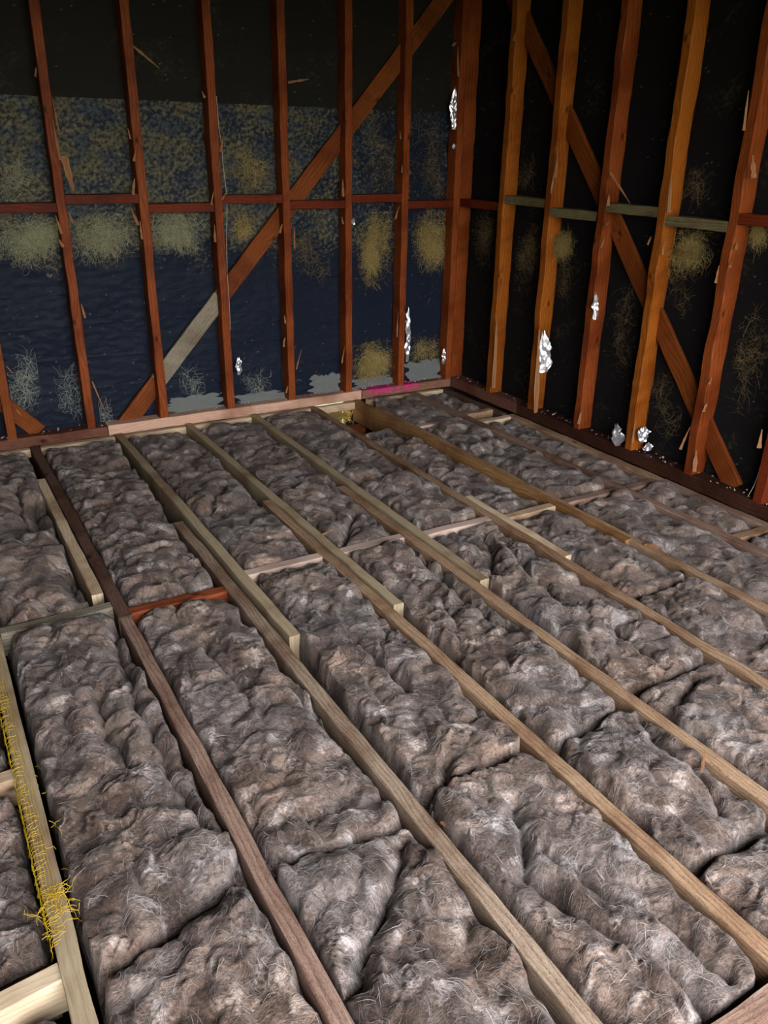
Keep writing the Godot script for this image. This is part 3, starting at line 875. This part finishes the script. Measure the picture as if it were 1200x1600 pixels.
func build_batts() -> void:
	var far := 0.0068
	var near := 0.0050
	var j0 := "wool batt beyond the yellow-netted joist, "
	batt(j0 + "between two pale bridging pieces", 2.66, 2.66, 3.25, 3.25, -3.50, -3.50, -3.14, -3.14, near, {"y": -0.045})
	batt(j0 + "past the last pale bridging", 3.32, 3.32, 4.38, 4.38, -3.50, -3.50, -3.14, -3.14, 0.008, {"y": -0.045})
	batt(j0 + "on the side of the back wall", 1.92, 1.92, 2.59, 2.59, -3.50, -3.50, -3.14, -3.14, 0.008, {"y": -0.03})
	batt(j0 + "reaching up to the back wall", 0.02, 0.02, 1.84, 1.84, -3.50, -3.50, -3.14, -3.14, 0.009, {})
	var a := "wool batt between netted and dark brown joists, "
	batt(a + "by the back wall and pale strips", 0.062, 0.062, 1.10, 1.16, -3.078, -3.078, -2.735, -2.775, far, {"cuts": [[0.040, 0.085, Vector2(50, 780), Vector2(62, 830), Vector2(80, 870)], [0.018, 0.05, Vector2(28, 765), Vector2(36, 815), Vector2(60, 850)]]})
	batt(a + "curled up at the grey bridging", 1.12, 1.18, 1.835, 1.835, -3.078, -3.078, -2.775, -2.775, far, {"crown": 0.034, "cuts": [[0.03, 0.08, Vector2(105, 890), Vector2(120, 930)], [0.02, 0.06, Vector2(10, 965), Vector2(30, 945), Vector2(55, 935), Vector2(85, 950)]]})
	batt(a + "starting at the grey bridging", 1.90, 1.90, 3.31, 3.19, -3.075, -3.078, -2.722, -2.716, near, {"cuts": [[0.016, 0.055, Vector2(157, 1083), Vector2(163, 1137), Vector2(187, 1163), Vector2(200, 1197)], [0.014, 0.05, Vector2(180, 977), Vector2(183, 1017), Vector2(207, 1057), Vector2(213, 1103), Vector2(240, 1143), Vector2(275, 1215), Vector2(320, 1290)]]})
	batt(a + "with its torn end by the long gap", 3.32, 3.20, 4.38, 4.38, -3.078, -3.08, -2.716, -2.712, near, {"cuts": [[0.016, 0.04, Vector2(246, 1362), Vector2(250, 1429)], [0.02, 0.04, Vector2(200, 1440), Vector2(225, 1465)]]})
	var b := "wool batt between dark brown and first khaki joists, "
	batt(b + "next to the back wall", 0.062, 0.062, 1.905, 1.905, -2.672, -2.672, -2.284, -2.335, far, {"stretch": 1.5, "cuts": [[0.014, 0.045, Vector2(230, 855), Vector2(275, 840), Vector2(300, 860)], [0.012, 0.04, Vector2(175, 880), Vector2(185, 925), Vector2(225, 935)]]})
	batt(b + "starting at the orange bridging", 1.975, 1.975, 3.205, 3.245, -2.668, -2.666, -2.325, -2.312, near, {"cuts": [[0.017, 0.055, Vector2(318, 1000), Vector2(333, 1030), Vector2(367, 1057), Vector2(400, 1067), Vector2(447, 1070), Vector2(480, 1100), Vector2(533, 1150)]]})
	batt(b + "past the cross seam", 3.21, 3.25, 4.01, 4.01, -2.666, -2.662, -2.308, -2.306, near, {"cuts": [[0.016, 0.06, Vector2(624, 1310), Vector2(620, 1361), Vector2(593, 1442), Vector2(564, 1495), Vector2(558, 1540)]]})
	var c := "wool batt between first and second khaki joists, "
	batt(c + "next to the back wall", 0.062, 0.062, 1.84, 1.84, -2.224, -2.205, -1.882, -1.90, far, {"cuts": [[0.014, 0.04, Vector2(330, 800), Vector2(335, 775), Vector2(360, 760)]]})
	batt(c + "starting at the pink bridging", 1.895, 1.895, 3.19, 3.17, -2.20, -2.246, -1.892, -1.88, near, {"cuts": [[0.012, 0.04, Vector2(560, 1000), Vector2(600, 1040), Vector2(640, 1075)], [0.02, 0.07, Vector2(700, 1190), Vector2(697, 1220), Vector2(705, 1250)]]})
	batt(c + "long ridges, ending at the near bridging", 3.20, 3.18, 3.955, 3.945, -2.246, -2.244, -1.886, -1.882, near, {"stretch": 0.3, "cuts": [[0.018, 0.06, Vector2(803, 1250), Vector2(818, 1308), Vector2(827, 1361), Vector2(873, 1396), Vector2(943, 1442), Vector2(1002, 1478), Vector2(1043, 1507), Vector2(1083, 1542), Vector2(1112, 1577)], [0.013, 0.045, Vector2(844, 1320), Vector2(897, 1355), Vector2(970, 1400), Vector2(1083, 1466), Vector2(1142, 1518)]]})
	var d := "wool batt between second and third khaki joists, "
	batt(d + "next to the back wall", 0.062, 0.062, 1.84, 1.84, -1.825, -1.795, -1.475, -1.515, far, {"cuts": [[0.014, 0.045, Vector2(535, 850), Vector2(545, 825), Vector2(555, 800)]]})
	batt(d + "starting at the pink bridging", 1.90, 1.895, 3.20, 3.16, -1.795, -1.822, -1.512, -1.50, near, {"cuts": [[0.014, 0.055, Vector2(640, 850), Vector2(653, 867), Vector2(687, 893), Vector2(710, 920), Vector2(770, 965), Vector2(800, 985)], [0.012, 0.04, Vector2(687, 925), Vector2(700, 955), Vector2(720, 985)]]})
	batt(d + "smooth, between two cross seams", 3.21, 3.17, 3.68, 3.68, -1.822, -1.824, -1.500, -1.498, near, {"cuts": [[0.013, 0.045, Vector2(890, 1183), Vector2(933, 1223), Vector2(980, 1257), Vector2(1010, 1290)], [0.012, 0.045, Vector2(1000, 1117), Vector2(1027, 1157), Vector2(1053, 1180), Vector2(1100, 1217), Vector2(1130, 1260)]]})
	batt(d + "crumpled, beside the near bridging", 3.69, 3.69, 3.945, 3.945, -1.824, -1.822, -1.498, -1.498, near, {})
	var e := "wool batt between third khaki and tan joists, "
	batt(e + "next to the back wall", 0.062, 0.062, 1.25, 1.265, -1.422, -1.414, -1.080, -1.080, far, {})
	batt(e + "rolled up end", 1.255, 1.27, 1.86, 1.86, -1.414, -1.412, -1.082, -1.082, far, {"crown": 0.036})
	batt(e + "starting at the pink bridging", 1.92, 1.92, 3.115, 3.13, -1.41, -1.446, -1.08, -1.08, near, {"cuts": [[0.014, 0.06, Vector2(757, 831), Vector2(766, 852), Vector2(774, 864), Vector2(766, 885), Vector2(771, 899)], [0.014, 0.05, Vector2(789, 852), Vector2(817, 880), Vector2(827, 899), Vector2(850, 913), Vector2(859, 924), Vector2(880, 950)], [0.015, 0.05, Vector2(960, 977), Vector2(1000, 1010), Vector2(1040, 1040)]]})
	batt(e + "bulging past the cross seam", 3.125, 3.14, 4.38, 4.38, -1.446, -1.444, -1.08, -1.08, near, {"crown": 0.034, "cuts": [[0.014, 0.05, Vector2(1060, 1110), Vector2(1075, 1080), Vector2(1090, 1060)]]})
	var g := "wool batt between tan and doubled joists, "
	batt(g + "before the lit gap by the back wall", 0.58, 0.50, 1.88, 1.88, -1.022, -0.990, -0.772, -0.728, far, {"y": -0.036, "crown": 0.026, "stretch": 1.4})
	batt(g + "starting at the pale bridging", 1.94, 1.94, 2.70, 2.72, -0.990, -1.02, -0.728, -0.69, 0.006, {"cuts": [[0.014, 0.05, Vector2(1036, 912), Vector2(1048, 936), Vector2(1060, 948)]]})
	batt(g + "running out to the near side", 2.71, 2.73, 4.38, 4.38, -1.022, -1.02, -0.69, -0.665, 0.006, {})
	var h := "wool batt between doubled and pinkish joists, "
	batt(h + "short piece at the back wall", 0.062, 0.062, 0.595, 0.585, -0.662, -0.66, -0.34, -0.335, far, {})
	batt(h + "between two bridging pieces", 0.66, 0.65, 1.875, 1.875, -0.655, -0.638, -0.33, -0.310, far, {})
	batt(h + "starting at the brown bridging", 1.94, 1.94, 4.38, 4.38, -0.635, -0.60, -0.305, -0.275, 0.0075, {})
	var i := "wool batt between pinkish joist and right wall, "
	batt(i + "short piece in the corner", 0.062, 0.062, 0.53, 0.52, -0.28, -0.28, -0.08, -0.075, far, {"y": -0.03})
	batt(i + "starting at the orange bridging", 0.76, 0.75, 1.885, 1.885, -0.275, -0.262, -0.053, -0.053, far, {"y": -0.03})
	batt(i + "mound between two bridging pieces", 1.95, 1.95, 2.52, 2.52, -0.26, -0.25, -0.053, -0.053, far, {"crown": 0.03})
	batt(i + "past the last bridging", 2.585, 2.585, 4.38, 4.38, -0.25, -0.225, -0.053, -0.053, 0.008, {})

func build_scraps() -> void:
	# yellow glass wool in the lit gap under the back plate
	var lit := tuft(Vector3(-0.895, -0.105, -0.06), Vector3.RIGHT, Vector3.BACK, 0.13, 0.05, 1500, [Color(0.46, 0.35, 0.13), Color(0.52, 0.42, 0.16)], 0.03, 0.2, 0.0025)
	tag(put("glass_wool_clump", lit, M.fibre_thin), "bright yellow glass wool in the gap under the pale packer", "insulation")
	# clumps of old glass wool on the paper: px, py, half width, half height (pixels), strands, tone, lift, label
	var ol := [Color(0.36, 0.26, 0.085), Color(0.46, 0.35, 0.13), Color(0.24, 0.17, 0.06)]
	var gg := [Color(0.32, 0.31, 0.18), Color(0.42, 0.42, 0.27), Color(0.23, 0.21, 0.11)]
	var pg := [Color(0.36, 0.40, 0.33), Color(0.28, 0.30, 0.25)]
	var dk := [Color(0.15, 0.105, 0.042), Color(0.22, 0.16, 0.07)]
	var T := [
		[46, 376, 50, 36, 1500, gg, 0.03, "broad grey-green glass wool under the nogging, seventh bay from the corner"],
		[160, 366, 50, 32, 1100, gg, 0.03, "grey-green glass wool under the nogging, sixth bay from the corner"],
		[284, 357, 44, 30, 1100, gg, 0.03, "greenish glass wool under the nogging above the grey brace, fifth bay from the corner"],
		[376, 352, 18, 16, 300, ol, 0.03, "small yellow glass wool clump under the nogging where the brace crosses"],
		[395, 265, 32, 28, 500, ol, 0.02, "thin olive glass wool above the nogging, fourth bay from the corner"],
		[592, 245, 28, 55, 420, dk, 0.02, "dark wispy glass wool above the nogging, second bay from the corner"],
		[672, 250, 27, 65, 480, dk, 0.02, "dark wispy glass wool above the nogging next to the corner"],
		[588, 383, 26, 50, 1500, ol, 0.03, "thick mustard glass wool hanging under the nogging, second bay from the corner"],
		[672, 371, 24, 40, 1500, ol, 0.03, "thick mustard glass wool under the nogging in the bay at the corner"],
		[583, 562, 29, 28, 1500, ol, 0.04, "thick mustard glass wool low down above the pink-marked plate"],
		[662, 545, 22, 18, 300, ol, 0.03, "ragged olive glass wool above the grey felt by the corner"],
		[38, 600, 20, 38, 420, pg, 0.012, "pale green wisp of glass wool beside the short brace"],
		[112, 612, 20, 34, 200, pg, 0.010, "faint pale wisps of glass wool low down, above the dark brown joist"],
		[300, 602, 16, 22, 160, pg, 0.010, "small pale wisp of glass wool above grey felt under the brace"],
		[482, 395, 26, 34, 360, dk, 0.02, "dull olive glass wool under the nogging, third bay from the corner"],
		[22, 285, 26, 26, 300, gg, 0.02, "greenish glass wool wisps above the nogging, seventh bay from the corner"],
		[165, 645, 8, 10, 90, pg, 0.012, "tiny pale fluff at the foot of the brace"],
		[400, 602, 20, 16, 160, pg, 0.010, "loose pale wisps by the white foil tag"]]
	for t in T:
		var p := on_back(t[0], t[1], -0.09)
		var q := on_back(t[0] + t[2], t[1], -0.09)
		var r := on_back(t[0], t[1] + t[3], -0.09)
		var m := tuft(Vector3.ZERO, Vector3.RIGHT, Vector3.BACK, absf(q.x - p.x), absf(r.y - p.y), t[4], t[5], t[6])
		tag(put("glass_wool_clump", m, M.fibre, self, p), t[7], "insulation", "old glass wool clinging to the building paper")
	var R := [
		[757, 365, 18, 40, 420, dk, 0.03, "dark olive glass wool on the right wall in the corner bay"],
		[828, 395, 18, 45, 420, dk, 0.03, "dark olive glass wool under the first green nogging"],
		[886, 380, 15, 22, 800, ol, 0.06, "mustard glass wool tuft sticking out under the second green nogging"],
		[882, 440, 10, 34, 150, dk, 0.02, "thin trailing strands below the mustard tuft"],
		[1078, 395, 34, 34, 800, ol, 0.05, "olive glass wool under the fourth green nogging"],
		[1065, 450, 20, 40, 120, dk, 0.02, "long dark strands hanging below the fourth green nogging"],
		[975, 510, 20, 60, 260, dk, 0.014, "faint brown wisps on black paper between the third stud and the right brace"],
		[1172, 560, 22, 70, 320, dk, 0.014, "faint curly wisps on black paper past the right wall brace's foot"],
		[1040, 640, 24, 45, 220, dk, 0.014, "faint curly wisps on black paper under the right brace"],
		[822, 275, 16, 18, 160, dk, 0.02, "faint olive wisps above the first green nogging"],
		[1190, 365, 12, 20, 260, ol, 0.04, "olive glass wool under the red nogging on the right wall"],
		[840, 560, 14, 40, 140, dk, 0.014, "faint wisps behind the stud with the torn white foil"],
		[1085, 290, 22, 18, 140, dk, 0.014, "faint brown wisps above the fourth green nogging"]]
	for t in R:
		var p := on_right(t[0], t[1], 0.088)
		var q := on_right(t[0] + t[2], t[1], 0.088)
		var r := on_right(t[0], t[1] + t[3], 0.088)
		var m := tuft(Vector3.ZERO, Vector3.BACK, Vector3.LEFT, absf(q.z - p.z), absf(r.y - p.y), t[4], t[5], t[6])
		tag(put("glass_wool_clump", m, M.fibre, self, p), t[7], "insulation", "old glass wool clinging to the building paper")

	# slivers torn up along the studs: stud, root pixel, tip pixel, width, bend
	var SB := [[3, 10, 572, 20, 583, .007, .01], [3, 26, 640, 34, 650, .010, .01],
		[4, 55, 120, 56, 104, .010, .01], [4, 92, 205, 80, 150, .008, .012], [4, 94, 250, 82, 188, .014, .012], [4, 100, 243, 113, 298, .050, .035], [4, 96, 365, 86, 336, .015, .012], [4, 99, 386, 90, 372, .015, .01], [4, 133, 497, 126, 474, .014, .012], [4, 114, 348, 106, 330, .012, .01], [4, 144, 596, 163, 642, .010, .004],
		[5, 204, 217, 199, 200, .012, .012], [5, 209, 252, 211, 234, .012, .012], [5, 208, 304, 209, 278, .018, .014], [5, 216, 352, 204, 325, .015, .012], [5, 222, 374, 218, 345, .012, .01], [5, 238, 352, 241, 336, .010, .01], [5, 208, 72, 248, 106, .014, .004],
		[6, 320, 153, 314, 142, .014, .012], [6, 345, 238, 347, 214, .016, .014], [6, 330, 320, 333, 298, .012, .014], [6, 336, 378, 334, 350, .014, .012], [6, 347, 312, 353, 300, .010, .01],
		[7, 450, 129, 482, 124, .017, .004], [7, 437, 364, 440, 349, .014, .012], [7, 460, 388, 459, 356, .017, .01], [7, 446, 506, 443, 492, .013, .012], [7, 443, 542, 444, 526, .016, .012], [7, 463, 577, 470, 545, .008, .012], [7, 447, 614, 449, 602, .013, .01],
		[8, 536, 307, 534, 280, .018, .012], [8, 534, 568, 538, 540, .010, .008], [8, 536, 350, 533, 338, .012, .01],
		[9, 626, 217, 624, 204, .010, .008], [9, 628, 270, 627, 257, .010, .008], [9, 618, 342, 622, 322, .014, .012], [9, 620, 527, 621, 488, .012, .01], [10, 707, 72, 712, 66, .016, .01], [10, 716, 120, 714, 72, .014, .01]]
	var k := 0
	for t in SB:
		k += 1
		fix_sliver(back_studs[t[0]], on_back(t[1], t[2], 0.001), on_back(t[3], t[4], 0.004), Vector3.BACK, t[5], t[6], k, "splinter")
	var SR := [[1, 803, 64, 805, 50, .012, .01], [1, 771, 606, 777, 496, .026, .01], [2, 837, 645, 843, 514, .034, .010], [2, 868, 278, 872, 233, .014, .012], [2, 861, 302, 866, 268, .012, .01],
		[3, 954, 270, 986, 320, .014, .01], [3, 950, 322, 952, 303, .015, .012], [3, 939, 387, 945, 371, .013, .012], [3, 904, 662, 908, 642, .018, .01], [3, 947, 351, 956, 342, .016, .012],
		[4, 1045, 332, 1049, 278, .018, .012], [4, 1012, 382, 1018, 368, .012, .012], [4, 988, 692, 993, 655, .015, .01], [4, 1035, 398, 1040, 372, .014, .012],
		[5, 1162, 204, 1169, 142, .016, .01], [5, 1178, 278, 1176, 243, .022, .012], [5, 1108, 600, 1112, 588, .012, .012], [5, 1099, 643, 1104, 628, .017, .01], [5, 1085, 737, 1088, 703, .024, .01], [5, 1063, 702, 1078, 666, .012, .01], [5, 1118, 442, 1123, 414, .014, .012], [5, 1149, 390, 1152, 378, .014, .012], [5, 1140, 418, 1143, 407, .014, .012], [6, 1186, 700, 1190, 670, .02, .01]]
	for t in SR:
		k += 1
		fix_sliver(right_studs[t[0]], on_right(t[1], t[2], -0.001), on_right(t[3], t[4], -0.006), Vector3(-0.7, 0, 0.7).normalized(), t[5], t[6], k, "splinter")
	# foil torn from the old sarking: pixel centre, size in pixels, wall, plane, lean, label
	var FO := [
		[850, 549, 27, 62, 1, 0.03, 0.2, "large bright torn foil flap on the second stud of the right wall"],
		[965, 678, 22, 36, 1, 0.0, -0.5, "silver foil scrap on the corner side of the amber stud's foot"],
		[1005, 679, 22, 24, 1, 0.03, 0.4, "silver foil scrap curling off the far side of the amber stud's foot"],
		[1012, 698, 16, 14, 1, 0.05, 0.2, "crumpled grey foil lying on the dark plate by the amber stud"],
		[637, 524, 11, 76, 0, -0.06, 0.1, "tall narrow foil strip beside the last stud before the corner"],
		[373, 572, 12, 25, 0, -0.03, 0.1, "small white foil tag beside the stud where the grey brace ends"],
		[710, 168, 14, 58, 0, -0.02, -0.3, "crumpled silver foil strip high on the corner stud"],
		[693, 556, 8, 24, 0, -0.02, -0.2, "tiny foil shred low on the corner stud"],
		[552, 346, 11, 9, 0, 0.003, 0.3, "tiny bright foil chip on the stud under the nogging"],
		[930, 479, 10, 38, 1, -0.012, 0.3, "small crumpled foil curl halfway up the third right wall stud"],
		[709, 228, 6, 7, 0, 0.0, 0.0, "round foil fleck on the corner stud"]]
	for t in FO:
		k += 1
		var on_r: bool = t[4] == 1
		var p := on_right(t[0], t[1], t[5]) if on_r else on_back(t[0], t[1], t[5])
		var dist := (p - EYE).dot(cam_f)
		var o := put("foil_scrap", scrap(t[2] / FOCAL * dist * 1.15, t[3] / FOCAL * dist * 1.08, (0.004 if t[2] > 25 else 0.008), 500 + k, 0.45, 0.0008, 0.75), M.foil, self, p)
		o.rotation = Vector3(0, (-0.75 if on_r else 0.0) + t[6], 0.12 if on_r else 0.0)
		tag(o, t[7], "foil", "scraps of torn foil")
	# grey felt left standing on the plate of wall_back between studs: x range pixels, y pixel of foot, height
	var FE := [[263, 356, 642, 0.095, "grey felt remnant on the plate under the grey brace"], [369, 450, 630, 0.060, "low grey felt remnant under the white foil tag"], [484, 533, 610, 0.125, "pale grey felt remnant with torn slope beside the pink-marked plate"], [551, 617, 604, 0.065, "low grey felt remnant under the mustard glass wool"], [632, 690, 594, 0.135, "tall grey felt remnant on the plate beside the corner"]]
	for t in FE:
		k += 1
		var a := on_back(t[0], t[2], -0.06)
		var b := on_back(t[1], t[2], -0.06)
		var o := put("felt_remnant", scrap((b.x - a.x) * 1.12, t[3], 0.004, 600 + k, 0.35), M.felt, self, Vector3((a.x + b.x) / 2.0, 0.060 + t[3] * 0.46, -0.074))
		o.rotation.x = -0.22
		tag(o, t[4], "felt", "grey felt left along the back plate")
	# strings
	var st := PackedVector3Array()
	for q in [[338, 150], [342, 200], [346, 225], [349, 262], [355, 310], [354, 380], [355, 430], [358, 470], [360, 515]]:
		st.append(on_back(q[0], q[1], -0.01))
	tag(put("string", tube(st, 0.0016), M.cord), "thin pale string hanging down the stud at the grey brace's upper end", "string")
	var cd := PackedVector3Array()
	for q in [[1168, 776], [1173, 768], [1179, 757], [1184, 744], [1188, 728]]:
		cd.append(on_right(q[0], q[1], 0.02))
	tag(put("string", tube(cd, 0.002), M.cord), "short pale string at the foot of the reddish right wall stud", "string")
	# chips of mortar on the plates
	var ch := MB.new()
	for i in 260:
		var c: Vector3
		if i < 130:
			c = Vector3(rng.randf_range(0.005, 0.085), 0.072, rng.randf_range(0.02, 2.6))
		else:
			c = Vector3(rng.randf_range(-2.9, -0.02), 0.062, rng.randf_range(-0.08, -0.01))
		chip(ch, c, rng.randf_range(0.002, 0.006))
	var cs := put("mortar_chips", ch.mesh(), M.foil_back)
	tag(cs, "pale mortar crumbs scattered along the wall plates", "debris", "", "stuff")
	for t in [[1097, 1202, 1101, 1176, .010], [1008, 850, 1032, 856, .016], [500, 836, 514, 832, .010], [690, 1285, 700, 1296, .008]]:
		k += 1
		fix_sliver(floor_node, on_floor(t[0], t[1], 0.006), on_floor(t[2], t[3], 0.010), Vector3.UP, t[4], 0.006, k, "splinter")
	build_netting()

func fix_sliver(stud: Node, a: Vector3, b: Vector3, nrm: Vector3, w: float, bend: float, seed_: int, called: String) -> void:
	var d := b - a
	var o := put(called, sliver(d.length(), w, bend, rng.randf_range(-0.8, 0.8), seed_), M.splinter, stud, a)
	var y := d.normalized()
	var z := (nrm - y * nrm.dot(y)).normalized()
	o.basis = Basis(y.cross(z), y, z)

func chip(mb: MB, c: Vector3, r: float) -> void:
	var top := c + Vector3(0, r * 0.9, 0)
	var ring := []
	for i in 4:
		var a := TAU * i / 4.0 + rng.randf()
		ring.append(c + Vector3(cos(a), 0, sin(a)) * r * rng.randf_range(0.7, 1.5))
	for i in 4:
		var p: Vector3 = ring[i]
		var q: Vector3 = ring[(i + 1) % 4]
		var nn := ((p + q) / 2.0 - c + Vector3.UP * r).normalized()
		mb.tri(mb.vert(p, nn), mb.vert(q, nn), mb.vert(top, nn))

func tube(pts: PackedVector3Array, r: float) -> ArrayMesh:
	var mb := MB.new()
	add_tube(mb, pts, r)
	return mb.mesh()
func add_tube(mb: MB, pts: PackedVector3Array, r: float, sides := 5) -> void:
	var last := pts.size() - 1
	var prev := -1
	for k in pts.size():
		var d := (pts[mini(k + 1, last)] - pts[maxi(k - 1, 0)]).normalized()
		var s := d.cross(Vector3(0.31, 0.2, 0.93)).normalized()
		var u := d.cross(s)
		var base := mb.v.size()
		for i in sides + 1:
			var a := TAU * i / sides
			var nn := s * cos(a) + u * sin(a)
			mb.vert(pts[k] + nn * r, nn)
		if prev >= 0:
			for i in sides: mb.quad(prev + i, prev + i + 1, base + i + 1, base + i)
		prev = base

# yellow plastic netting stapled over the edge of the joist
func net_point(s: float, z: float) -> Vector3:
	# s: 0 on the joist's top, 1 hanging below its left arris
	var xl := -3.1285 - 0.0009 * z
	var wv: float = 0.003 * nz.pmid.get_noise_2d(z * 3.0, s * 4.0)
	if s < 0.5:
		return Vector3(xl + (0.5 - s) * 0.062, 0.0035 + absf(wv), z + wv)
	return Vector3(xl - 0.004 - absf(wv) * 1.6, 0.003 - (s - 0.5) * 0.11, z + wv)

func build_netting() -> void:
	var mb := MB.new()
	var z0 := 1.93
	var z1 := 3.20
	for i in 9:
		var pts := PackedVector3Array()
		var z := z0 + rng.randf() * 0.05
		while z < z1 - rng.randf() * 0.1:
			pts.append(net_point(0.05 + i * 0.115 + 0.02 * sin(z * 60.0 + i), z))
			z += 0.012
		add_tube(mb, pts, 0.0006, 4)
	var z := z0
	while z < z1:
		var pts := PackedVector3Array()
		var a := rng.randf_range(0.05, 0.35)
		var b := rng.randf_range(0.8, 1.15)
		var sl := rng.randf_range(-0.02, 0.02)
		for k in 9:
			var s := lerpf(a, b, k / 8.0)
			pts.append(net_point(s, z + sl * s) + (Vector3(-0.004, 0, 0) if k == 8 else Vector3.ZERO))
		add_tube(mb, pts, 0.0006, 4)
		z += 0.011
	# frayed ends across the joist
	for i in 46:
		var pts := PackedVector3Array()
		var p := Vector3(rng.randf_range(-3.135, -3.095), 0.004, rng.randfn(3.10, 0.05))
		if i > 34: p = Vector3(-3.082, rng.randf_range(-0.02, 0.003), rng.randf_range(2.55, 3.25))
		var ang := rng.randf() * TAU
		for k in 7:
			pts.append(p)
			ang += rng.randfn(0, 0.5)
			p += Vector3(cos(ang) * 0.008, rng.randfn(0, 0.003), sin(ang) * 0.011)
			p.y = maxf(p.y, 0.003) if p.x < -3.085 and p.x > -3.13 else p.y
		add_tube(mb, pts, 0.0006, 4)
	tag(put("plastic_netting", mb.mesh(), M.net), "frayed yellow plastic netting draped over a joist edge", "netting")
